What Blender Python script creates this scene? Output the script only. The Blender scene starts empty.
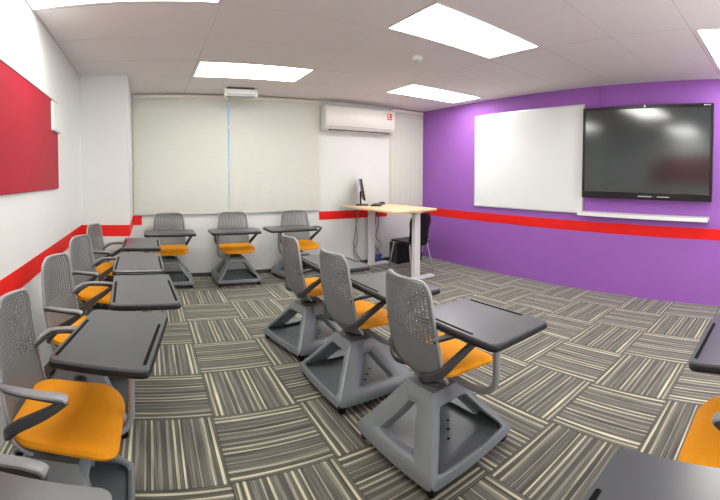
import bpy, bmesh, math, random
from mathutils import Vector, Matrix, Euler
random.seed(7)
PI = math.pi
sc = bpy.context.scene
C = sc.collection
R = math.radians

# ------------------------------------------------------------------ room numbers
XL, XR, YB, YP, YN = -0.733, 4.278, 5.36, 4.338, -1.6
H = 2.422
B0, B1 = 0.702, 0.824
EYE = 1.323

# ------------------------------------------------------------------ materials
def mat(name, col, rough=0.5, metal=0.0, spec=0.5, noise=0.0, nscale=20.0, bump=0.0, bscale=200.0, coat=0.0):
    m = bpy.data.materials.new(name); m.use_nodes = True
    nt = m.node_tree; b = nt.nodes['Principled BSDF']
    b.inputs['Base Color'].default_value = (*col, 1)
    b.inputs['Roughness'].default_value = rough
    b.inputs['Metallic'].default_value = metal
    b.inputs['Specular IOR Level'].default_value = spec
    if coat: b.inputs['Coat Weight'].default_value = coat
    tc = nt.nodes.new('ShaderNodeTexCoord')
    if noise > 0:
        n = nt.nodes.new('ShaderNodeTexNoise'); n.inputs['Scale'].default_value = nscale; n.inputs['Detail'].default_value = 3
        nt.links.new(tc.outputs['Object'], n.inputs['Vector'])
        mr = nt.nodes.new('ShaderNodeMapRange'); mr.inputs['To Min'].default_value = 1 - noise; mr.inputs['To Max'].default_value = 1 + noise
        nt.links.new(n.outputs['Fac'], mr.inputs['Value'])
        mx = nt.nodes.new('ShaderNodeVectorMath'); mx.operation = 'SCALE'
        mx.inputs[0].default_value = col
        nt.links.new(mr.outputs['Result'], mx.inputs['Scale'])
        nt.links.new(mx.outputs['Vector'], b.inputs['Base Color'])
    if bump > 0:
        n2 = nt.nodes.new('ShaderNodeTexNoise'); n2.inputs['Scale'].default_value = bscale
        nt.links.new(tc.outputs['Object'], n2.inputs['Vector'])
        bp = nt.nodes.new('ShaderNodeBump'); bp.inputs['Strength'].default_value = bump; bp.inputs['Distance'].default_value = 0.002
        nt.links.new(n2.outputs['Fac'], bp.inputs['Height'])
        nt.links.new(bp.outputs['Normal'], b.inputs['Normal'])
    return m

def emis(name, col, s):
    m = bpy.data.materials.new(name); m.use_nodes = True
    b = m.node_tree.nodes['Principled BSDF']
    b.inputs['Base Color'].default_value = (*col, 1)
    b.inputs['Emission Color'].default_value = (*col, 1)
    b.inputs['Emission Strength'].default_value = s
    return m

M = {}
M['wall'] = mat('wall paint', (.73, .75, .725), .55, noise=.02, nscale=3)
M['purple'] = mat('purple paint', (.33, .125, .49), .7, spec=.25, noise=.03, nscale=4)
M['red'] = mat('red band paint', (.80, .014, .010), .5, spec=.3)
M['board_red'] = mat('red felt', (.36, .006, .024), .5, noise=.12, nscale=5, spec=.2)
M['plastic'] = mat('grey shell plastic', (.175, .190, .193), .38, bump=.05)
M['arm'] = mat('armrest plastic', (.25, .265, .27), .35)
M['rim'] = mat('pale grey plastic', (.34, .36, .365), .35)
M['base'] = mat('slate base plastic', (.19, .218, .23), .36, noise=.05, bump=.08)
M['tray'] = mat('dark tray plastic', (.125, .143, .152), .38)
M['black'] = mat('black plastic', (.008, .008, .009), .4, spec=.3)
M['strut'] = mat('charcoal plastic', (.045, .048, .05), .35)
M['desk'] = mat('graphite laminate', (.072, .080, .087), .28, spec=.75, noise=.05, nscale=60)
M['seat'] = mat('orange upholstery', (.86, .33, .006), .75, spec=.3, noise=.05, nscale=40, bump=.25, bscale=900)
M['tube'] = mat('grey painted steel tube', (.30, .32, .33), .3, metal=.3)
M['chrome'] = mat('chrome', (.7, .7, .7), .15, metal=1)
M['white'] = mat('white plastic', (.80, .81, .80), .35)
M['wb'] = mat('whiteboard enamel', (.80, .82, .84), .25)
M['alu'] = mat('aluminium', (.62, .63, .64), .35, metal=.6)
M['screen'] = mat('screen glass', (.020, .028, .031), .13, spec=1.2)
M['bezel'] = mat('bezel', (.008, .008, .010), .3)
M['cream'] = mat('cream plastic', (.78, .77, .68), .4)
M['ac'] = mat('air conditioner white', (.80, .80, .75), .3)
M['wood'] = mat('pale beech laminate', (.80, .60, .36), .4, noise=.06, nscale=8)
M['skirt'] = mat('dark skirting', (.055, .055, .055), .5)
M['steel_white'] = mat('white powder coat', (.82, .83, .84), .35)
M['cablegrey'] = mat('grey cable', (.22, .22, .22), .5)
M['cableblue'] = mat('blue cable', (.05, .10, .45), .4)
M['hole'] = mat('dark hole', (.004, .004, .004), .7, spec=.1)
M['light'] = emis('diffuser glow', (1, .99, .945), 13.0)
M['stickred'] = mat('red sticker', (.8, .03, .03), .4)
M['led'] = mat('grey print', (.45, .47, .48), .4)

def m_blind():
    m = bpy.data.materials.new('blind fabric'); m.use_nodes = True
    nt = m.node_tree; b = nt.nodes['Principled BSDF']
    b.inputs['Roughness'].default_value = .8
    tc = nt.nodes.new('ShaderNodeTexCoord'); mp = nt.nodes.new('ShaderNodeMapping')
    mp.inputs['Scale'].default_value = (3, 3, 60)
    nt.links.new(tc.outputs['Object'], mp.inputs['Vector'])
    n = nt.nodes.new('ShaderNodeTexNoise'); n.inputs['Scale'].default_value = 2
    nt.links.new(mp.outputs['Vector'], n.inputs['Vector'])
    cr = nt.nodes.new('ShaderNodeValToRGB')
    cr.color_ramp.elements[0].position = .3; cr.color_ramp.elements[0].color = (.74, .73, .63, 1)
    cr.color_ramp.elements[1].position = .7; cr.color_ramp.elements[1].color = (.79, .78, .69, 1)
    nt.links.new(n.outputs['Fac'], cr.inputs['Fac'])
    nt.links.new(cr.outputs['Color'], b.inputs['Base Color'])
    tl = nt.nodes.new('ShaderNodeBsdfTranslucent'); tl.inputs['Color'].default_value = (.9, .88, .78, 1)
    mx = nt.nodes.new('ShaderNodeMixShader'); mx.inputs['Fac'].default_value = .22
    out = nt.nodes['Material Output']
    nt.links.new(b.outputs[0], mx.inputs[1]); nt.links.new(tl.outputs[0], mx.inputs[2]); nt.links.new(mx.outputs[0], out.inputs[0])
    return m
M['blind'] = m_blind()

def m_glass():
    m = bpy.data.materials.new('window glass'); m.use_nodes = True
    nt = m.node_tree; b = nt.nodes['Principled BSDF']
    b.inputs['Base Color'].default_value = (.9, .97, 1, 1); b.inputs['Transmission Weight'].default_value = 1
    b.inputs['Roughness'].default_value = 0; b.inputs['IOR'].default_value = 1.02
    return m
M['glass'] = m_glass()

def m_ceiling():
    m = bpy.data.materials.new('ceiling tiles'); m.use_nodes = True
    nt = m.node_tree; b = nt.nodes['Principled BSDF']; L = nt.links.new
    b.inputs['Roughness'].default_value = .8
    tc = nt.nodes.new('ShaderNodeTexCoord'); sx = nt.nodes.new('ShaderNodeSeparateXYZ'); L(tc.outputs['Object'], sx.inputs[0])
    def mth(op, a, bb=None):
        n = nt.nodes.new('ShaderNodeMath'); n.operation = op
        for i, v in enumerate((a, bb)):
            if v is None: continue
            if hasattr(v, 'links') or hasattr(v, 'is_linked'): L(v, n.inputs[i])
            else: n.inputs[i].default_value = v
        return n.outputs[0]
    def seam(o, off, pitch, w):
        f = mth('FRACT', mth('DIVIDE', mth('SUBTRACT', o, off), pitch))
        d = mth('MULTIPLY', mth('MINIMUM', f, mth('SUBTRACT', 1.0, f)), pitch)
        return mth('LESS_THAN', d, w)
    n = nt.nodes.new('ShaderNodeTexNoise'); n.inputs['Scale'].default_value = 1.1; L(tc.outputs['Object'], n.inputs['Vector'])
    s = mth('MAXIMUM', seam(sx.outputs['X'], .47 - 50 * 1.19, 1.19, .004), seam(sx.outputs['Y'], 3.82 - 80 * .62, .62, .004))
    mr = nt.nodes.new('ShaderNodeMapRange'); mr.inputs['From Min'].default_value = .4; mr.inputs['From Max'].default_value = .7
    mr.inputs['To Min'].default_value = .12; mr.inputs['To Max'].default_value = .75
    L(n.outputs['Fac'], mr.inputs['Value'])
    mx = nt.nodes.new('ShaderNodeMix'); mx.data_type = 'RGBA'
    mx.inputs['A'].default_value = (.80, .775, .76, 1); mx.inputs['B'].default_value = (.26, .25, .24, 1)
    L(mth('MULTIPLY', s, mr.outputs['Result']), mx.inputs['Factor']); L(mx.outputs['Result'], b.inputs['Base Color'])
    return m
M['ceil'] = m_ceiling()

def m_carpet():
    m = bpy.data.materials.new('striped carpet tiles'); m.use_nodes = True
    nt = m.node_tree; b = nt.nodes['Principled BSDF']; L = nt.links.new
    b.inputs['Roughness'].default_value = .9; b.inputs['Specular IOR Level'].default_value = .25
    b.inputs['Sheen Weight'].default_value = .25; b.inputs['Sheen Roughness'].default_value = .5
    tc = nt.nodes.new('ShaderNodeTexCoord'); sx = nt.nodes.new('ShaderNodeSeparateXYZ'); L(tc.outputs['Object'], sx.inputs[0])
    def mth(op, a, bb=None, c=None):
        n = nt.nodes.new('ShaderNodeMath'); n.operation = op
        for i, v in enumerate((a, bb, c)):
            if v is None: continue
            if isinstance(v, bpy.types.NodeSocket): L(v, n.inputs[i])
            else: n.inputs[i].default_value = v
        return n.outputs[0]
    T = .5
    px = mth('DIVIDE', mth('SUBTRACT', sx.outputs['X'], .3363), T); py = mth('DIVIDE', mth('SUBTRACT', sx.outputs['Y'], .1844), T)
    ix = mth('FLOOR', px); iy = mth('FLOOR', py); fx = mth('SUBTRACT', px, ix); fy = mth('SUBTRACT', py, iy)
    par = mth('FLOORED_MODULO', mth('ADD', ix, iy), 2.0)          # 0 -> stripes along Y
    def mixv(f, a, c):
        return mth('ADD', mth('MULTIPLY', a, mth('SUBTRACT', 1.0, f)), mth('MULTIPLY', c, f))
    u = mixv(par, fx, fy); v = mixv(par, fy, fx)
    cv = nt.nodes.new('ShaderNodeCombineXYZ'); L(ix, cv.inputs[0]); L(iy, cv.inputs[1])
    wn = nt.nodes.new('ShaderNodeTexWhiteNoise'); wn.noise_dimensions = '2D'; L(cv.outputs[0], wn.inputs['Vector'])
    fl = mth('GREATER_THAN', wn.outputs['Value'], .5)
    uu = mixv(fl, u, mth('SUBTRACT', 1.0, u))
    # main stripes: a constant ramp over one tile
    cr = nt.nodes.new('ShaderNodeValToRGB'); ramp = cr.color_ramp; ramp.interpolation = 'CONSTANT'
    d = (.098, .096, .078, 1); g = (.160, .157, .130, 1); l = (.235, .228, .185, 1); c = (.45, .43, .305, 1); k = (.072, .070, .058, 1)
    st = [(0, d), (.035, c), (.062, d), (.11, c), (.135, g), (.17, d), (.23, l), (.25, d), (.30, g), (.33, k), (.37, c), (.39, d), (.43, c), (.455, d), (.50, l),
          (.525, k), (.58, g), (.62, d), (.66, c), (.68, k), (.73, l), (.75, d), (.80, g), (.835, d), (.87, c), (.90, d), (.935, c), (.96, d)]
    ramp.elements[0].position = 0; ramp.elements[0].color = st[0][1]
    ramp.elements[1].position = st[1][0]; ramp.elements[1].color = st[1][1]
    for p, col in st[2:]:
        e = ramp.elements.new(p); e.color = col
    L(uu, cr.inputs['Fac'])
    # fine threads across and along the stripe
    c2 = nt.nodes.new('ShaderNodeCombineXYZ'); L(mth('MULTIPLY', uu, 62.0), c2.inputs[0]); L(mth('MULTIPLY', v, 1.4), c2.inputs[1]); L(wn.outputs['Value'], c2.inputs[2])
    n1 = nt.nodes.new('ShaderNodeTexNoise'); n1.inputs['Scale'].default_value = 1.0; n1.inputs['Detail'].default_value = 2; L(c2.outputs[0], n1.inputs['Vector'])
    c3 = nt.nodes.new('ShaderNodeCombineXYZ'); L(mth('MULTIPLY', uu, 60.0), c3.inputs[0]); L(mth('MULTIPLY', v, 60.0), c3.inputs[1])
    n2 = nt.nodes.new('ShaderNodeTexNoise'); n2.inputs['Scale'].default_value = 2.5; n2.inputs['Detail'].default_value = 2; L(c3.outputs[0], n2.inputs['Vector'])
    k1 = nt.nodes.new('ShaderNodeMapRange'); k1.inputs['From Min'].default_value = .3; k1.inputs['From Max'].default_value = .7; k1.inputs['To Min'].default_value = .45; k1.inputs['To Max'].default_value = 1.6; L(n1.outputs['Fac'], k1.inputs['Value'])
    k2 = nt.nodes.new('ShaderNodeMapRange'); k2.inputs['From Min'].default_value = .3; k2.inputs['From Max'].default_value = .7; k2.inputs['To Min'].default_value = .8; k2.inputs['To Max'].default_value = 1.2; L(n2.outputs['Fac'], k2.inputs['Value'])
    edge = mth('MINIMUM', mth('MINIMUM', fx, mth('SUBTRACT', 1.0, fx)), mth('MINIMUM', fy, mth('SUBTRACT', 1.0, fy)))
    em = mth('SUBTRACT', 1.0, mth('MULTIPLY', mth('LESS_THAN', edge, .008), .45))
    # tiles striped along Y a little brighter, horizontal ones a little darker
    pm = mth('SUBTRACT', 1.06, mth('MULTIPLY', par, .12))
    f = mth('MULTIPLY', mth('MULTIPLY', k1.outputs['Result'], k2.outputs['Result']), mth('MULTIPLY', em, pm))
    sc_ = nt.nodes.new('ShaderNodeVectorMath'); sc_.operation = 'SCALE'; L(cr.outputs['Color'], sc_.inputs[0]); L(f, sc_.inputs['Scale'])
    L(sc_.outputs['Vector'], b.inputs['Base Color'])
    bp = nt.nodes.new('ShaderNodeBump'); bp.inputs['Strength'].default_value = .3; bp.inputs['Distance'].default_value = .003
    L(n2.outputs['Fac'], bp.inputs['Height']); L(bp.outputs['Normal'], b.inputs['Normal'])
    return m
M['carpet'] = m_carpet()

# ------------------------------------------------------------------ mesh helpers
def box(bm, lo, hi, mi=0):
    vs = [bm.verts.new((x, y, z)) for x in (lo[0], hi[0]) for y in (lo[1], hi[1]) for z in (lo[2], hi[2])]
    for f in ((0, 1, 3, 2), (4, 6, 7, 5), (0, 4, 5, 1), (2, 3, 7, 6), (0, 2, 6, 4), (1, 5, 7, 3)):
        bm.faces.new([vs[i] for i in f]).material_index = mi
def cyl(bm, p0, p1, r0, r1=None, n=20, mi=0):
    r1 = r0 if r1 is None else r1
    p0, p1 = Vector(p0), Vector(p1); d = (p1 - p0).normalized()
    a = d.orthogonal().normalized(); b = d.cross(a)
    rings = []
    for p, r in ((p0, r0), (p1, r1)):
        rings.append([bm.verts.new(p + (a * math.cos(t) + b * math.sin(t)) * r) for t in [2 * PI * i / n for i in range(n)]])
    for i in range(n):
        bm.faces.new((rings[0][i], rings[0][(i + 1) % n], rings[1][(i + 1) % n], rings[1][i])).material_index = mi
    bm.faces.new(rings[0][::-1]).material_index = mi; bm.faces.new(rings[1]).material_index = mi
def smooth_path(pts, k=6):
    out = []
    P = [Vector(p) for p in pts]
    for i in range(len(P) - 1):
        p0 = P[max(i - 1, 0)]; p1 = P[i]; p2 = P[i + 1]; p3 = P[min(i + 2, len(P) - 1)]
        for j in range(k):
            t = j / k
            out.append(.5 * ((2 * p1) + (-p0 + p2) * t + (2 * p0 - 5 * p1 + 4 * p2 - p3) * t * t + (-p0 + 3 * p1 - 3 * p2 + p3) * t ** 3))
    out.append(P[-1]); return out
def sweep(bm, pts, wid, thk, up=(0, 0, 1), n=12, mi=0, closed=False, power=2.0):
    """a rounded profile wid x thk swept along pts; wid/thk numbers or lists"""
    P = [Vector(p) for p in pts]; N = len(P); rings = []
    for i, p in enumerate(P):
        if closed: d = P[(i + 1) % N] - P[i - 1]
        else: d = P[min(i + 1, N - 1)] - P[max(i - 1, 0)]
        d.normalize(); s = d.cross(Vector(up))
        if s.length < 1e-4: s = d.orthogonal()
        s.normalize(); u = s.cross(d)
        w = wid[i] if isinstance(wid, (list, tuple)) else wid; t = thk[i] if isinstance(thk, (list, tuple)) else thk
        ring = []
        for k in range(n):
            a = 2 * PI * k / n; ca, sa = math.cos(a), math.sin(a)
            ring.append(bm.verts.new(p + s * (math.copysign(abs(ca) ** (2 / power), ca) * w / 2) + u * (math.copysign(abs(sa) ** (2 / power), sa) * t / 2)))
        rings.append(ring)
    M_ = N if closed else N - 1
    for i in range(M_):
        A, B = rings[i], rings[(i + 1) % N]
        for k in range(n):
            bm.faces.new((A[k], A[(k + 1) % n], B[(k + 1) % n], B[k])).material_index = mi
    if not closed:
        bm.faces.new(rings[0][::-1]).material_index = mi; bm.faces.new(rings[-1]).material_index = mi
def rrect(hx, hy, r, k=6):
    pts = []
    for cx, cy, a0 in ((hx - r, hy - r, 0), (-hx + r, hy - r, PI / 2), (-hx + r, -hy + r, PI), (hx - r, -hy + r, 1.5 * PI)):
        for i in range(k + 1):
            a = a0 + PI / 2 * i / k; pts.append((cx + r * math.cos(a), cy + r * math.sin(a)))
    return pts
def prism(bm, out, z0, z1, mi=0, bev=0.0):
    lv = [(z0, 0), (z1, 0)] if not bev else [(z0, bev), (z0 + bev, 0), (z1 - bev, 0), (z1, bev)]
    cx = sum(p[0] for p in out) / len(out); cy = sum(p[1] for p in out) / len(out)
    rings = []
    for z, ins in lv:
        rr = []
        for x, y in out:
            l = math.hypot(x - cx, y - cy); f = (l - ins) / l if l else 1
            rr.append(bm.verts.new((cx + (x - cx) * f, cy + (y - cy) * f, z)))
        rings.append(rr)
    n = len(out)
    for A, B in zip(rings, rings[1:]):
        for i in range(n): bm.faces.new((A[i], A[(i + 1) % n], B[(i + 1) % n], B[i])).material_index = mi
    bm.faces.new(rings[0][::-1]).material_index = mi; bm.faces.new(rings[-1]).material_index = mi
def lathe(bm, prof, n=28, c=(0, 0), mi=0):
    rings = [[bm.verts.new((c[0] + r * math.cos(2 * PI * i / n), c[1] + r * math.sin(2 * PI * i / n), z)) for i in range(n)] for r, z in prof]
    for A, B in zip(rings, rings[1:]):
        for i in range(n): bm.faces.new((A[i], A[(i + 1) % n], B[(i + 1) % n], B[i])).material_index = mi
    bm.faces.new(rings[0][::-1]).material_index = mi; bm.faces.new(rings[-1]).material_index = mi

def obj(name, bm, mats, parent=None, smooth=True, bevel=0.0, seg=2, loc=None, rot=None):
    bmesh.ops.recalc_face_normals(bm, faces=bm.faces)
    me = bpy.data.meshes.new(name); bm.to_mesh(me); bm.free()
    for m in (mats if isinstance(mats, (list, tuple)) else [mats]): me.materials.append(m)
    o = bpy.data.objects.new(name, me); C.objects.link(o)
    if bevel:
        md = o.modifiers.new('bev', 'BEVEL'); md.width = bevel; md.segments = seg; md.limit_method = 'ANGLE'; md.angle_limit = R(35)
    if smooth:
        for p in me.polygons: p.use_smooth = True
        md = None
        me.set_sharp_from_angle(angle=R(38))
    if parent: o.parent = parent
    if loc: o.location = loc
    if rot: o.rotation_euler = rot
    return o
def boxobj(name, lo, hi, m, parent=None, bevel=0.0, loc=None, rot=None):
    bm = bmesh.new(); box(bm, lo, hi); return obj(name, bm, m, parent, bevel=bevel, smooth=bevel > 0, loc=loc, rot=rot)
def tag(o, label, cat, group=None):
    o['label'] = label; o['category'] = cat
    if group: o['group'] = group
    return o
def thing(name, label, cat, loc=(0, 0, 0), rotz=0, group=None):
    o = bpy.data.objects.new(name, None); C.objects.link(o); o.empty_display_size = .1
    o.location = loc; o.rotation_euler = (0, 0, rotz); return tag(o, label, cat, group)
def struct(name, lo, hi, m, parent=None, bevel=0):
    o = boxobj(name, lo, hi, m, parent, bevel)
    if not parent: o['kind'] = 'structure'
    return o
def dup(o, parent=None):
    c = o.copy(); C.objects.link(c)
    if parent is not None: c.parent = parent
    for ch in list(o.children): dup(ch, c)
    return c

# ------------------------------------------------------------------ the room
struct('floor', (XL - .1, YN - .1, -.1), (XR + .1, YB + .1, 0), M['carpet'])
struct('ceiling', (XL - .1, YN - .1, H), (XR + .1, YB + .15, H + .1), M['ceil'])
struct('wall_left', (XL - .1, YN, 0), (XL, YB + .1, H), M['wall'])
struct('wall_right', (XR, YN, 0), (XR + .1, YB + .1, H), M['purple'])
struct('wall_front', (XL, YN - .1, 0), (XR, YN, H), M['wall'])
PX = -.215                                                   # inner edge of the pillar
struct('wall_pillar', (XL, YP, 0), (PX, YB, H), M['wall'])
# back wall with two window openings
W1 = (-.13, 2.33, .90, 2.34); W2 = (3.66, 4.22, .90, 2.34)
bm = bmesh.new()
xs = [PX, W1[0], W1[1], W2[0], W2[1], XR]
box(bm, (PX, YB, 0), (XR, YB + .12, W1[2])); box(bm, (PX, YB, W1[3]), (XR, YB + .12, H))
for a, b in ((PX, W1[0]), (W1[1], W2[0]), (W2[1], XR)): box(bm, (a, YB, W1[2]), (b, YB + .12, W1[3]))
o = obj('wall_back', bm, M['wall'], smooth=False); o['kind'] = 'structure'
def window(n, W, muls):
    w = bpy.data.objects.new('window_%d' % n, None); C.objects.link(w); w['kind'] = 'structure'
    x0, x1, z0, z1 = W; y0, y1 = YB + .05, YB + .09
    bm = bmesh.new(); t = .04
    box(bm, (x0, y0, z0), (x1, y1, z0 + t)); box(bm, (x0, y0, z1 - t), (x1, y1, z1))
    box(bm, (x0, y0, z0 + t), (x0 + t, y1, z1 - t)); box(bm, (x1 - t, y0, z0 + t), (x1, y1, z1 - t))
    for mx in muls: box(bm, (mx - .02, y0, z0 + t), (mx + .02, y1, z1 - t))
    box(bm, (x0 + t, y0, 1.98), (x1 - t, y1, 2.01))
    obj('window_frame', bm, M['white'], w, smooth=False)
    bm = bmesh.new(); box(bm, (x0 + t * .5, y0 + .018, z0 + t * .5), (x1 - t * .5, y0 + .022, z1 - t * .5)); obj('window_pane', bm, M['glass'], w, smooth=False)
window(1, W1, (.35, .72, 1.44, 1.9)); window(2, W2, (3.94,))
# painted red band, run by run
e = .003
struct('trim_left', (XL, YN, B0), (XL + e, YP, B1), M['red'])
struct('trim_pillar', (XL + e, YP - e, B0), (PX + e, YP, B1), M['red'])
struct('trim_pillar_side', (PX, YP, B0), (PX + e, YB, B1), M['red'])
struct('trim_back', (PX + e, YB - e, B0), (-.10, YB, B1), M['red'])
struct('trim_back', (2.383, YB - e, B0), (3.56, YB, B1), M['red'])
struct('trim_right', (XR - e, YN, B0), (XR, YB, B1), M['red'])
struct('baseboard_back', (PX, YB - .012, 0), (XR, YB, .05), M['skirt'])
struct('trim_sill', (PX, YB - .012, .838), (2.38, YB, .852), M['alu'])

# ------------------------------------------------------------------ ceiling lights
def ceiling_light(x0, x1, y0, y1, label):
    t = thing('ceiling_light', label, 'ceiling light', ((x0 + x1) / 2, (y0 + y1) / 2, H), 0, 'flat ceiling light panels')
    a, b = (x1 - x0) / 2, (y1 - y0) / 2
    bm = bmesh.new(); w = .012
    box(bm, (-a, -b, -.006), (a, -b + w, 0)); box(bm, (-a, b - w, -.006), (a, b, 0))
    box(bm, (-a, -b + w, -.006), (-a + w, b - w, 0)); box(bm, (a - w, -b + w, -.006), (a, b - w, 0))
    obj('light_frame', bm, M['white'], t, smooth=False)
    bm = bmesh.new(); box(bm, (-a + w, -b + w, -.004), (a - w, b - w, -.001)); obj('diffuser', bm, M['light'], t, smooth=False)
ceiling_light(.49, 1.655, 3.84, 4.415, 'bright ceiling light panel above the cream window blinds')
ceiling_light(1.665, 2.775, 1.96, 2.52, 'large bright ceiling light panel nearest the round ceiling detector')
ceiling_light(2.90, 4.07, 3.83, 4.40, 'bright ceiling light panel close to the corner of the purple wall and air conditioner')
ceiling_light(2.865, 4.03, .09, .685, 'bright ceiling light panel in front of the screen, cut by the right picture edge')
ceiling_light(-.725, .45, 1.95, 2.545, 'bright ceiling light panel beside the left white wall, cut by the top picture edge')

# ------------------------------------------------------------------ swivel tablet chair
def base_mesh():
    bm = bmesh.new()
    ZT, ZB = .322, .082
    hub = .098
    N = 48
    for s in range(4):
        ang = s * PI / 2                                     # panel whose outward direction is ang
        ca, sa = math.cos(ang), math.sin(ang)
        def P3(u, w):                                         # u -1..1 across, w 0..1 upward
            half = .273 + (hub - .273) * w - .004 * math.sin(PI * w)
            out = .273 + (hub - .273) * w + (.010 * (1 - u * u)) * (1 - w) - .004 * math.sin(PI * w)
            y = u * half; z = ZB + (ZT - ZB) * w
            return Vector((out * ca - y * sa, out * sa + y * ca, z))
        opening = s % 2 == 0                                  # open front and back, pierced left and right
        # outer ring of the panel in (u,w)
        ring_o, ring_i = [], []
        q = N // 4
        for k in range(q): ring_o.append((-1 + 2 * k / q, 0))
        for k in range(q): ring_o.append((1, k / q))
        for k in range(q): ring_o.append((1 - 2 * k / q, 1))
        for k in range(q): ring_o.append((-1, 1 - k / q))
        if opening: tri = [(-.88, .03), (.88, .03), (.66, .78), (-.66, .78)]; rad = .16
        else: tri = [(-.50, .14), (.50, .14), (.16, .72), (-.16, .72)]; rad = .26
        # inner loop: same walk, corners rounded
        def lp(a, b, t): return (a[0] + (b[0] - a[0]) * t, a[1] + (b[1] - a[1]) * t)
        for k in range(N):
            e_ = k // q; t = (k % q) / q
            a, b = tri[e_], tri[(e_ + 1) % 4]; pr, nx = tri[e_ - 1], tri[(e_ + 2) % 4]
            p = lp(a, b, t)
            if t < rad:                                        # blend towards the previous edge
                o_ = lp(a, pr, rad - t); m_ = .25 * (1 - t / rad); p = lp(p, o_, m_ * 1.0)
            if t > 1 - rad:
                o_ = lp(b, nx, t - (1 - rad)); m_ = .25 * ((t - 1 + rad) / rad); p = lp(p, o_, m_)
            ring_i.append(p)
        O = [bm.verts.new(P3(*p)) for p in ring_o]
        Md = [bm.verts.new(P3((a[0] + b[0]) / 2, (a[1] + b[1]) / 2)) for a, b in zip(ring_o, ring_i)]
        I = [bm.verts.new(P3(*p)) for p in ring_i]
        # turned-in lip of the opening
        cen = Vector((0, 0, .16)); depth = .018 if opening else .055
        nrm = Vector((-ca, -sa, -.35)).normalized()
        J = [bm.verts.new(v.co + nrm * depth) for v in I]
        for k in range(N):
            k2 = (k + 1) % N
            for A, B in ((O, Md), (Md, I), (I, J)):
                bm.faces.new((A[k], A[k2], B[k2], B[k]))
        # skirt below the panel
        S0 = [bm.verts.new(P3(-1 + 2 * k / q, 0) + Vector((ca, sa, 0)) * .004 + Vector((0, 0, -.034))) for k in range(q + 1)]
        S1 = [bm.verts.new(P3(-1 + 2 * k / q, 0)) for k in range(q + 1)]
        for k in range(q): bm.faces.new((S0[k], S0[k + 1], S1[k + 1], S1[k]))
    bm.faces.new([bm.verts.new((hub * x, hub * y, ZT)) for x, y in ((1, 1), (-1, 1), (-1, -1), (1, -1))])
    bmesh.ops.remove_doubles(bm, verts=bm.verts, dist=.0025)
    return bm

def tray_mesh():
    bm = bmesh.new()
    out = []
    for s in range(4):
        ang = s * PI / 2; ca, sa = math.cos(ang), math.sin(ang)
        for k in range(10):
            u = -1 + 2 * k / 10; o_ = .266 + .010 * (1 - u * u); y = u * .258
            out.append((o_ * ca - y * sa, o_ * sa + y * ca))
    prism(bm, out, .056, .070)
    for i, j in ((0, 0), (1, 1), (-1, 1), (1, -1), (-1, -1), (2, 0), (-2, 0), (0, 2), (0, -2)):
        prism(bm, [(i * .052 + .009 * math.cos(a), j * .052 + .009 * math.sin(a)) for a in [2 * PI * q / 10 for q in range(10)]], .0702, .0708, mi=1)
    return bm

def seat_mesh():
    bm = bmesh.new(); rings = []
    prof = [(.86, .438), (.965, .442), (1.0, .455), (.985, .470), (.93, .479), (.70, .482), (.35, .478), (.1, .477)]
    out = rrect(.190, .216, .088, 8)
    for f, z in prof:
        rr = []
        for x, y in out:
            X, Y = x * f + .056, y * f
            fr = max(0, (X - .09) / .15); bk = max(0, (-X - .06) / .1)
            rr.append(bm.verts.new((X, Y, z - .022 - .030 * fr * fr + .012 * bk + .012 * (abs(Y) / .22) ** 2)))
        rings.append(rr)
    n = len(out)
    for A, B in zip(rings, rings[1:]):
        for i in range(n): bm.faces.new((A[i], A[(i + 1) % n], B[(i + 1) % n], B[i]))
    bm.faces.new(rings[0][::-1]); bm.faces.new(rings[-1])
    return bm

def back_pt(s, t, off=0):
    """s -1..1 across, t 0..1 up the backrest"""
    z = .372 + .494 * t
    w = .208 - .030 * max(0, (t - .45) / .55) ** 1.3
    if t > .86: w -= .055 * (1 - math.sqrt(max(0, 1 - ((t - .86) / .14) ** 2)))
    if t < .18: w -= .085 * (1 - math.sqrt(max(0, 1 - ((.18 - t) / .18) ** 2)))
    x = -.140 - .016 * math.sin(PI * min(1, t * 1.1)) - .070 * t ** 1.2
    x += .055 * s * s * (1 - .35 * t) + (.045 * max(0, .14 - t) / .14)
    return Vector((x - off, s * w, z))
def back_mesh():
    bm = bmesh.new()
    cols, rows, th = 19, 34, 16                               # rows from th upward are pierced
    cache = {}
    def V(s, t):
        key = (round(s, 5), round(t, 5))
        if key not in cache: cache[key] = bm.verts.new(back_pt(s, t))
        return cache[key]
    S = lambda i: -1 + 2 * i / cols
    T = lambda j: (j / rows)
    for i in range(cols):
        for j in range(rows):
            a, b, c, d = (S(i), T(j)), (S(i + 1), T(j)), (S(i + 1), T(j + 1)), (S(i), T(j + 1))
            curve = th - 2 + 3 * (1 - abs((i + .5) / cols * 2 - 1))
            pierced = j >= curve and 0 < i < cols - 1 and j < rows - 1
            if not pierced:
                bm.faces.new([V(*p) for p in (a, b, c, d)]); continue
            cx, cy = (a[0] + c[0]) / 2, (a[1] + c[1]) / 2
            hx, hy = (c[0] - a[0]) / 2 * .66, (c[1] - a[1]) / 2 * .58
            sk = .18 * (1 if (i + j) % 2 else -1)              # alternate lean gives the zig-zag lattice
            inn = [(cx - hx, cy - hy * (1 - sk)), (cx + hx, cy - hy * (1 + sk)), (cx + hx, cy + hy * (1 - sk)), (cx - hx, cy + hy * (1 + sk))]
            I = [bm.verts.new(back_pt(*p)) for p in inn]; Oq = [V(*p) for p in (a, b, c, d)]
            for k in range(4): bm.faces.new((Oq[k], Oq[(k + 1) % 4], I[(k + 1) % 4], I[k]))
    return bm
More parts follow.
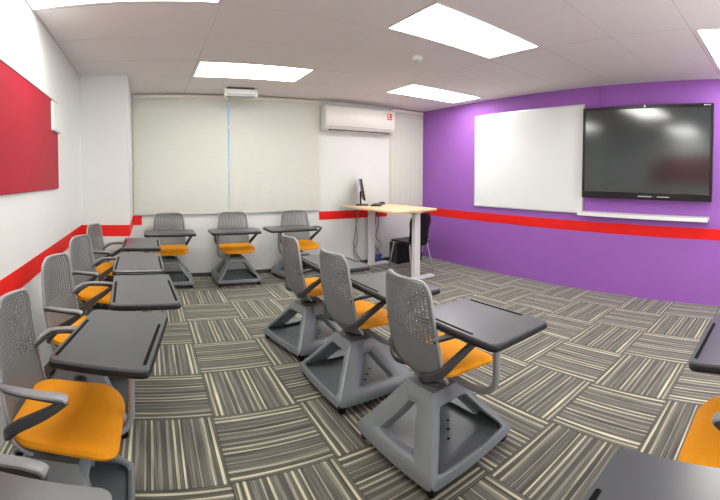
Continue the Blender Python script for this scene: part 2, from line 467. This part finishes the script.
def back_rim_mesh():
    bm = bmesh.new(); pts = []
    for k in range(40): pts.append(back_pt(1, .02 + .97 * k / 39))
    for k in range(1, 20): pts.append(back_pt(1 - 2 * k / 20, 1.0))
    for k in range(40): pts.append(back_pt(-1, .99 - .97 * k / 39))
    sweep(bm, pts, .012, .015, up=(1, 0, 0), n=8)
    return bm
def armrest_mesh(sd):
    bm = bmesh.new()
    pts = smooth_path([(-.150, sd * .190, .615), (-.120, sd * .235, .640), (-.08, sd * .270, .655), (.02, sd * .285, .660), (.085, sd * .283, .660), (.105, sd * .282, .652)], 5)
    n = len(pts)
    sweep(bm, pts, [.014 + .024 * min(1, i / (n * .5)) for i in range(n)], .012, n=12, power=3.5)
    return bm
def strut_mesh(sd):
    bm = bmesh.new()
    pts = smooth_path([(.100, sd * .281, .646), (.03, sd * .268, .592), (-.07, sd * .240, .520), (-.125, sd * .20, .458), (-.140, sd * .11, .418), (-.07, sd * .03, .412)], 5)
    n = len(pts)
    sweep(bm, pts, .026, [.022 + .018 * math.sin(PI * i / (n - 1)) for i in range(n)], n=10, power=3)
    pts = smooth_path([(-.145, sd * .190, .605), (-.08, sd * .262, .640), (.02, sd * .279, .647), (.098, sd * .279, .643)], 5)
    sweep(bm, pts, .022, .014, n=8, power=3)
    return bm
def tube_arm_mesh():
    bm = bmesh.new(); r = .355
    pts = [(.05, 0, .375), (.12, 0, .372), (.22, 0, .355)]
    for k in range(9):
        a = PI / 2 * k / 8; pts.append((r - .075 + .075 * math.sin(a), 0, .355 + .075 - .075 * math.cos(a)))
    pts += [(r, 0, .55), (r, 0, .662)]
    sweep(bm, pts, .032, .032, up=(0, 1, 0), n=14)
    return bm
DL, DW = .275, .178
def desk_mesh():
    bm = bmesh.new(); prism(bm, rrect(DW, DL, .028, 6), .686, .700, bev=.004); return bm
def desk_tray_mesh():
    bm = bmesh.new(); prism(bm, rrect(DW + .003, DL + .003, .03, 6), .668, .6865, bev=.006); return bm

GROUP = 'grey swivel tablet chairs with orange seats'
def make_chair():
    root = thing('tablet_chair', 'x', 'chair', (0, 0, 0), 0, GROUP)
    b = obj('base', base_mesh(), M['base'], root)
    md = b.modifiers.new('sub', 'SUBSURF'); md.levels = 1; md.render_levels = 1
    for p in b.data.polygons: p.use_smooth = True
    obj('storage_tray', tray_mesh(), [M['tray'], M['hole']], b)
    for sx in (-1, 1):
        for sy in (-1, 1):
            bm = bmesh.new()
            cyl(bm, (sx * .242, sy * .242 - .015, .024), (sx * .242, sy * .242 + .015, .024), .024, n=16)
            cyl(bm, (sx * .242, sy * .242, .03), (sx * .242, sy * .242, .060), .012, n=10)
            obj('caster', bm, M['black'], b, bevel=.003)
    bm = bmesh.new(); lathe(bm, [(.075, .310), (.070, .335), (.040, .345), (.034, .380), (.075, .384), (.09, .395), (.09, .412)])
    obj('swivel_column', bm, M['strut'], root)
    obj('seat', seat_mesh(), M['seat'], root)
    bk = obj('backrest', back_mesh(), M['plastic'], root)
    md = bk.modifiers.new('sol', 'SOLIDIFY'); md.thickness = .007; md.offset = 0
    obj('backrest_rim', back_rim_mesh(), M['rim'], bk)
    for sd in (-1, 1):
        a = obj('armrest', armrest_mesh(sd), M['arm'], root)
        obj('arm_strut', strut_mesh(sd), M['strut'], a)
    ta = obj('tablet_arm', tube_arm_mesh(), M['tube'], root)
    bm = bmesh.new(); lathe(bm, [(.022, .640), (.034, .646), (.036, .668)], n=18, c=(.355, 0)); obj('pivot', bm, M['black'], ta)
    ds = obj('writing_tablet', desk_mesh(), M['desk'], root)
    obj('tablet_underside', desk_tray_mesh(), M['black'], ds)
    for sx in (-1, 1):
        bm = bmesh.new(); prism(bm, [(sx * (DW - .020) + x, -.055 + y) for x, y in rrect(.0065, .185, .006, 4)], .6995, .7012)
        obj('pen_groove', bm, M['hole'], ds)
    return root
proto = make_chair()
used = [False]
def place_chair(x, y, yaw, base_yaw, dx, dy, drot, tube, label, dl=1.0, reach=1.0):
    """yaw in degrees; dx,dy = tablet centre from the chair centre in room axes; drot = tablet long axis (0 = along Y)"""
    r = proto if not used[0] else dup(proto)
    used[0] = True
    r.location = (x, y, 0); r.rotation_euler = (0, 0, R(yaw)); r['label'] = label
    for ch in r.children:
        k = ch.name.split('.')[0]
        if k == 'base': ch.rotation_euler = (0, 0, R(base_yaw - yaw))
        if k == 'tablet_arm': ch.rotation_euler = (0, 0, R(tube - yaw)); ch.scale = (reach, 1, 1)
        if k == 'writing_tablet':
            v = Matrix.Rotation(-R(yaw), 2) @ Vector((dx, dy))
            ch.location = (v.x, v.y, 0); ch.rotation_euler = (0, 0, R(drot - yaw)); ch.scale = (1, dl, 1)
    return r
CH = [
 # right-hand row, seats turned to the purple wall
 (1.29, 1.515, -3, 94, .02, -.285, 179, -79, 'largest grey tablet chair in the row of three seen from behind, nearest the camera', .92),
 (1.255, 2.24, 1, 2, .075, -.27, 180, -79, 'middle tablet chair of the diagonal row of three seen from behind', .95),
 (1.24, 2.98, 0, 12, .06, -.28, 180, -79, 'tablet chair at the window end of the diagonal row of three seen from behind', 1.0),
 # three along the windows
 (.25, 5.05, -90, 90, -.02, -.40, 90, -140, 'tablet chair under the window blinds beside the white pillar', 1.05),
 (1.08, 5.03, -90, 90, -.09, -.36, 90, -138, 'tablet chair under the gap between the two wide window blinds', 1.05),
 (1.93, 5.0, -90, 102, -.23, -.30, 90, -155, 'tablet chair against the back wall nearest the white standing desk', 1.1),
 # left-hand column against the white wall
 (-.345, .60, 0, 0, .09, -.075, 0, -60, 'tablet chair cut off by the bottom left corner, only armrest and tablet edge showing', 1.0),
 (-.355, 1.475, -1, 0, .215, .13, -9, 12, 'tablet chair by the left white wall with its whole orange seat in view', 1.03, .80),
 (-.385, 2.28, -12, 0, .345, .016, 3, -5, 'tablet chair by the left wall, next one behind the chair with the fully seen seat', 1.12),
 (-.385, 3.10, -16, 0, .30, -.055, 1, -15, 'tablet chair by the left white wall, third from the camera below the red band', 1.2),
 (-.385, 3.92, -14, 0, .305, .0, 0, -15, 'tablet chair by the left white wall standing right in front of the white pillar', 1.12),
 # two at the right edge of the picture
 (1.41, .085, 90, 90, .22, .06, 270, 10, 'tablet chair cut off by the right picture edge with an orange seat corner showing', 1.0),
 (.55, -.02, 90, 90, .045, .21, 270, 75, 'tablet chair at the bottom right of which only the slate grey tablet shows', 1.0),
]
for a in CH: place_chair(*a)

# ------------------------------------------------------------------ wall things, left
t = thing('pin_board', 'dark red felt pin board on the left white wall', 'pin board', (XL, 2.0, 1.25))
bm = bmesh.new(); box(bm, (.001, -1.9, 0), (.014, 1.185, .675)); obj('felt_panel', bm, M['board_red'], t, bevel=.003)
bm = bmesh.new(); box(bm, (.001, -1.9, .675), (.018, 1.19, .682)); obj('top_edge_strip', bm, M['alu'], t, smooth=False)
t = thing('wall_box', 'small white box overlapping the upper corner of the red pin board', 'wall box', (XL, 3.09, 1.69))
boxobj('cover', (.001, -.125, .012), (.030, .135, .222), M['wall'], t, bevel=.004)
boxobj('lower_edge', (.001, -.125, 0), (.032, .135, .012), M['alu'], t, bevel=.002)

# ------------------------------------------------------------------ blinds
def blind(x0, x1, label):
    t = thing('roller_blind', label, 'window blind', ((x0 + x1) / 2, YB - .03, .84), 0, 'cream roller blinds')
    a = (x1 - x0) / 2
    bm = bmesh.new(); n = 24
    fr = [[bm.verts.new((-a + 2 * a * i / n, .004 * math.sin(i * 1.7) * (1 - j / 8), .02 + 1.50 * j / 8)) for i in range(n + 1)] for j in range(9)]
    for j in range(8):
        for i in range(n): bm.faces.new((fr[j][i], fr[j][i + 1], fr[j + 1][i + 1], fr[j + 1][i]))
    obj('fabric', bm, M['blind'], t)
    boxobj('bottom_rail', (-a, -.008, 0), (a, .008, .018), M['alu'], t, bevel=.003)
    bm = bmesh.new(); cyl(bm, (-a, .0, 1.545), (a, .0, 1.545), .028); obj('roller_tube', bm, M['cream'], t)
blind(-.20, 1.050, 'wide cream roller blind between the white pillar and the bright gap')
blind(1.072, 2.375, 'wide cream roller blind between the bright gap and the air conditioner')
blind(3.60, 4.24, 'narrow cream roller blind in the corner beside the purple wall')

# ------------------------------------------------------------------ air conditioner
t = thing('air_conditioner', 'white wall air conditioner with a red sticker above the standing desk', 'air conditioner', (2.985, YB, 1.985))
bm = bmesh.new(); a = .585
pr = [(.0005, .0), (-.10, -.005), (-.165, .03), (-.195, .085), (-.205, .16), (-.200, .30), (-.185, .345), (-.15, .36), (.0005, .36)]
L_ = [bm.verts.new((-a, y, z)) for y, z in pr]; R_ = [bm.verts.new((a, y, z)) for y, z in pr]
for i in range(len(pr)): bm.faces.new((L_[i], L_[(i + 1) % len(pr)], R_[(i + 1) % len(pr)], R_[i]))
bm.faces.new(L_); bm.faces.new(R_[::-1])
obj('casing', bm, M['ac'], t, bevel=.012, seg=3)
bm = bmesh.new(); box(bm, (-a + .06, -.190, .055), (a - .06, -.170, .062)); obj('seam_line', bm, M['led'], t, smooth=False)
bm = bmesh.new(); box(bm, (-a + .07, -.155, .004), (a - .07, -.105, .016)); obj('louver', bm, M['skirt'], t, smooth=False)
st = boxobj('sticker', (.435, -.2075, .205), (.515, -.2035, .300), M['stickred'], t)
bm = bmesh.new(); box(bm, (.447, -.2082, .225), (.503, -.2074, .238)); box(bm, (.447, -.2082, .255), (.478, -.2074, .285)); obj('sticker_print', bm, M['white'], st, smooth=False)

# ------------------------------------------------------------------ emergency light
t = thing('emergency_light', 'small white emergency light box with yellowish ends hung from the ceiling over the blind gap', 'emergency light', (1.13, 4.9, 2.315))
boxobj('light_box', (-.18, -.035, 0), (.18, .035, .085), M['white'], t, bevel=.008)
for s in (-1, 1): boxobj('end_cap', (s * .195 - .015, -.04, -.004), (s * .195 + .015, .04, .09), M['cream'], t, bevel=.006)
boxobj('lower_lens', (-.175, -.037, -.004), (.175, .03, .03), M['led'], t, bevel=.004)
boxobj('mounting_plate', (-.17, -.03, .085), (.17, .03, .1065), M['skirt'], t)

# ------------------------------------------------------------------ detector
t = thing('ceiling_detector', 'small round white detector on the ceiling beside a light panel', 'detector', (2.283, 2.958, H))
bm = bmesh.new(); lathe(bm, [(.052, 0), (.054, -.012), (.046, -.026), (.030, -.034)]); obj('housing', bm, M['white'], t)
bm = bmesh.new(); lathe(bm, [(.018, -.034), (.020, -.046), (.012, -.056), (.004, -.058)]); obj('sensor_head', bm, M['led'], t)

# ------------------------------------------------------------------ purple wall things
t = thing('whiteboard', 'large blank whiteboard on the purple wall left of the screen', 'whiteboard', (XR, 3.235, .915))
boxobj('panel', (-.018, -.885, .012), (-.002, .885, 1.29), M['wb'], t)
bm = bmesh.new(); w = .014
box(bm, (-.024, -.897, 0), (-.002, .897, w)); box(bm, (-.024, -.897, 1.29), (-.002, .897, 1.29 + w))
box(bm, (-.024, -.897, w), (-.002, -.885, 1.29)); box(bm, (-.024, .885, w), (-.002, .897, 1.29)); obj('frame', bm, M['alu'], t, smooth=False)
t = thing('wall_ledge', 'long white ledge on the purple wall under the screen', 'ledge', (XR, 1.595, .90))
boxobj('shelf', (-.10, -.775, .018), (-.002, .775, .032), M['white'], t, bevel=.003)
boxobj('front_lip', (-.105, -.775, .0), (-.098, .775, .040), M['white'], t, bevel=.002)
boxobj('back_plate', (-.012, -.775, .0), (-.002, .775, .05), M['alu'], t)
t = thing('wall_screen', 'large black interactive screen switched off on the purple wall', 'screen', (XR, 1.545, 1.115))
a = .765
boxobj('housing', (-.085, -a + .03, .03), (-.004, a - .03, 1.0), M['black'], t, bevel=.01)
bm = bmesh.new()
box(bm, (-.105, -a, .0), (-.075, a, .075)); box(bm, (-.105, -a, 1.000), (-.075, a, 1.035))
box(bm, (-.105, -a, .075), (-.075, -a + .032, 1.000)); box(bm, (-.105, a - .032, .075), (-.075, a, 1.000)); fr_ = obj('bezel', bm, M['bezel'], t, bevel=.004)
boxobj('display', (-.098, -a + .032, .075), (-.080, a - .032, 1.000), M['screen'], t)
bm = bmesh.new(); box(bm, (-.1065, -.10, .030), (-.1048, .06, .042)); box(bm, (-.1065, -.30, .030), (-.1048, -.16, .04)); obj('control_marks', bm, M['led'], fr_, smooth=False)
boxobj('camera_dot', (-.110, -.012, 1.010), (-.1045, .012, 1.034), M['white'], fr_, bevel=.002)
bm = bmesh.new()
for k in range(3): box(bm, (-.1065, -a + .035 + k * .026, 1.012), (-.1048, -a + .053 + k * .026, 1.024))
obj('corner_mark', bm, M['led'], fr_, smooth=False)
boxobj('wall_mount', (-.004, -.4, .2), (-.001, .4, .8), M['black'], t)
c = boxobj('cable_conduit', (XR - .018, 2.10, 2.15), (XR - .001, 2.125, H - .002), M['purple'], bevel=.003)
tag(c, 'thin purple painted cable conduit running from the screen up to the ceiling', 'conduit')

# ------------------------------------------------------------------ standing desk corner
TZ = .92
t = thing('standing_desk', 'pale wooden topped standing desk with white steel legs', 'desk', (3.14, 4.60, 0), R(1.5))
bm = bmesh.new(); 
top = []
for (cx, cy), a0 in (((.30, .62), 0), ((-.42, .62), 90), ((-.42, -.70), 180), ((.26, -.55), 270)):
    for k in range(7): top.append((cx + .05 * math.cos(R(a0 + 15 * k)), cy + .05 * math.sin(R(a0 + 15 * k))))
prism(bm, top, TZ - .026, TZ, bev=.004); obj('desktop', bm, M['wood'], t)
for s in (-1, 1):
    y = -.46 if s < 0 else .60
    l = boxobj('leg', (.005, y - .035, .03), (.095, y + .035, TZ - .06), M['steel_white'], t, bevel=.006)
    boxobj('foot', (.0, y - .045, .0), (.34, y + .045, .032), M['steel_white'], l, bevel=.008)
boxobj('cross_beam', (.03, -.44, TZ - .075), (.09, .58, TZ - .027), M['steel_white'], t, bevel=.004)

def on_desk(): pass
t = thing('monitor', 'thin black monitor seen edge-on standing on the standing desk', 'monitor', (2.93, 5.06, TZ), R(-27))
bm = bmesh.new(); prism(bm, rrect(.09, .11, .03, 5), 0, .012, bev=.003); obj('stand_foot', bm, M['black'], t)
bm = bmesh.new(); box(bm, (-.035, -.03, .01), (-.012, .03, .20)); obj('stand_neck', bm, M['black'], t, bevel=.005)
boxobj('panel', (-.012, -.26, -.15), (.014, .26, .155), M['bezel'], t, bevel=.006, loc=(-.005, 0, .225), rot=(0, R(-10), 0))
d_ = boxobj('display', (.0125, -.248, -.138), (.0148, .248, .143), M['screen'], t, loc=(-.005, 0, .225), rot=(0, R(-10), 0))
t = thing('keyboard', 'black keyboard lying on the standing desk beside the monitor', 'keyboard', (3.085, 4.90, TZ), R(-40))
boxobj('body', (-.07, -.19, 0), (.07, .19, .018), M['black'], t, bevel=.005)
bm = bmesh.new()
for i in range(4):
    for j in range(12): box(bm, (-.058 + i * .030, -.178 + j * .030, .018), (-.034 + i * .030, -.153 + j * .030, .023))
obj('keys', bm, M['strut'], t, smooth=False)
t = thing('mouse', 'black computer mouse lying on the standing desk beyond the keyboard', 'mouse', (3.28, 5.08, TZ), R(-20))
bm = bmesh.new(); lathe(bm, [(.034, 0), (.036, .010), (.030, .024), (.016, .034), (.004, .037)], n=20)
bmesh.ops.scale(bm, vec=(1.5, 1, 1), verts=bm.verts); obj('shell', bm, M['black'], t)
bm = bmesh.new(); cyl(bm, (.03, -.004, .026), (.03, .004, .026), .008, n=12); obj('scroll_wheel', bm, M['strut'], t)

# black visitor chair
t = thing('visitor_chair', 'black plastic chair with chrome legs tucked at the standing desk', 'chair', (3.42, 4.55, 0), R(97))
bm = bmesh.new(); out = rrect(.21, .215, .06, 6); prism(bm, out, .430, .452, bev=.008); obj('seat', bm, M['black'], t)
bm = bmesh.new(); n = 14; rows = []
for j in range(13):
    tt = j / 12; z = .385 + .455 * tt; w = .205 - .022 * math.sin(PI * min(1, tt * 1.5)) - (.07 * max(0, tt - .75) ** 2 / .0625 if tt > .75 else 0)
    rows.append([bm.verts.new((-.20 - .07 * tt + .05 * (s_ * s_), s_ * w, z)) for s_ in [-1 + 2 * i / n for i in range(n + 1)]])
for A, B in zip(rows, rows[1:]):
    for i in range(n): bm.faces.new((A[i], A[i + 1], B[i + 1], B[i]))
bk = obj('backrest', bm, M['black'], t); md = bk.modifiers.new('sol', 'SOLIDIFY'); md.thickness = .014
for sx, sy in ((1, 1), (1, -1), (-1, 1), (-1, -1)):
    bm = bmesh.new()
    cyl(bm, (sx * .155, sy * .165, .432), (sx * .235 - .01, sy * .215, .004), .011, .010, n=12); obj('leg', bm, M['chrome'], t)
for sd in (-1, 1):
    bm = bmesh.new(); sweep(bm, smooth_path([(-.10, sd * .12, .425), (-.20, sd * .12, .428), (-.235, sd * .12, .48), (-.245, sd * .12, .62)], 6), .018, .018, up=(0, 1, 0), n=10)
    obj('back_support', bm, M['chrome'], t)

# computer tower
t = thing('computer_tower', 'black computer tower on the floor by the back wall behind the black chair', 'computer', (3.745, 5.10, 0))
boxobj('case', (-.24, -.10, .012), (.24, .10, .33), M['black'], t, bevel=.006)
bm = bmesh.new(); box(bm, (-.246, -.095, .02), (-.24, .095, .32)); obj('front_panel', bm, M['strut'], t, smooth=False)
for sx in (-1, 1):
    for sy in (-1, 1): boxobj('foot', (sx * .18 - .015, sy * .07 - .015, 0), (sx * .18 + .015, sy * .07 + .015, .013), M['black'], t)
# cables hanging behind the desk
def cable(pts, r, m, label):
    bm = bmesh.new(); sweep(bm, smooth_path(pts, 8), r * 2, r * 2, n=8, up=(.3, .9, .1)); tag(obj('cable', bm, m), label, 'cable', 'cables hanging under the standing desk')
yb = YB - .03
cable([(2.98, yb - .03, .88), (2.99, yb, .70), (2.97, yb, .5), (2.93, yb - .02, .32), (2.99, yb, .16), (3.10, yb - .05, .03), (3.20, yb - .03, .010)], .007, M['cablegrey'], 'grey cable looping down the back wall left of the white desk leg')
cable([(3.03, yb - .03, .88), (2.98, yb - .01, .62), (3.0, yb, .36), (2.93, yb - .02, .22), (2.98, yb, .10), (3.06, yb - .10, .008)], .006, M['cablegrey'], 'grey cable hanging closest to the white desk leg on its window side')
cable([(3.30, yb - .03, .88), (3.33, yb, .66), (3.28, yb - .01, .42), (3.32, yb, .25), (3.40, yb - .04, .12), (3.33, yb - .03, .02)], .007, M['cablegrey'], 'grey cable hanging straight down the wall right of the white desk leg')
cable([(3.36, yb - .03, .88), (3.38, yb, .60), (3.33, yb - .01, .40), (3.42, yb - .02, .28), (3.30, yb - .06, .16), (3.38, yb - .05, .05)], .006, M['cablegrey'], 'grey cable looping over the blue coil by the back wall')
cp = []
for k in range(30):
    a = k * .75; cp.append((3.32 + .10 * math.cos(a) + .02 * math.sin(k), yb - .035 + .025 * math.sin(a), .022 + .0035 * k))
cable(cp, .010, M['cableblue'], 'blue cable coiled on the floor under the standing desk')

# ------------------------------------------------------------------ camera: swept (cylindrical) phone panorama
F = 406.238; CY = 250 - 60.938
cam = bpy.data.cameras.new('camera'); co = bpy.data.objects.new('camera', cam); C.objects.link(co)
cam.type = 'PANO'; cam.panorama_type = 'CENTRAL_CYLINDRICAL'
cam.central_cylindrical_radius = 1.0
cam.central_cylindrical_range_u_min = -360 / F; cam.central_cylindrical_range_u_max = 360 / F
cam.central_cylindrical_range_v_min = -(500 - CY) / F; cam.central_cylindrical_range_v_max = CY / F
yaw, pitch, roll = .51933, -.029478, -.0031826
cyw, syw = math.cos(yaw), math.sin(yaw); cp_, sp_ = math.cos(pitch), math.sin(pitch); cr_, sr_ = math.cos(roll), math.sin(roll)
Rr = Matrix(((cr_, 0, sr_), (0, 1, 0), (-sr_, 0, cr_))); Rp = Matrix(((1, 0, 0), (0, cp_, -sp_), (0, sp_, cp_))); Ry = Matrix(((cyw, syw, 0), (-syw, cyw, 0), (0, 0, 1)))
Rw = Ry @ Rp @ Rr                                             # columns: right, forward, up
B = Matrix(((1, 0, 0), (0, 0, -1), (0, 1, 0)))                # blender camera axes -> right, forward, up
co.matrix_world = Matrix.Translation((0, 0, EYE)) @ (Rw @ B).to_4x4()
cam.clip_start = .01
sc.camera = co

# ------------------------------------------------------------------ unseen soft fill, added behind the camera to lift ceiling and walls
for p, e_, r_ in (((2.2, -1.0, 1.3), 78, .35), ((.3, -1.1, 1.3), 38, .35)):
    l = bpy.data.lights.new('fill light', 'POINT'); l.energy = e_; l.shadow_soft_size = r_; l.color = (1, .98, .95)
    lo = bpy.data.objects.new('fill_light', l); C.objects.link(lo); lo.location = p
# ------------------------------------------------------------------ daylight outside
w = bpy.data.worlds.new('sky'); sc.world = w; w.use_nodes = True
nt = w.node_tree; bg = nt.nodes['Background']
sky = nt.nodes.new('ShaderNodeTexSky'); sky.sky_type = 'HOSEK_WILKIE'; sky.turbidity = 3; sky.sun_direction = (-.3, -.6, .75)
nt.links.new(sky.outputs['Color'], bg.inputs['Color']); bg.inputs['Strength'].default_value = 3.0

sc.view_settings.view_transform = 'Standard'
sc.view_settings.look = 'None'
sc.view_settings.exposure = 0.1
sc.view_settings.gamma = 1.0
sc.cycles.max_bounces = 10
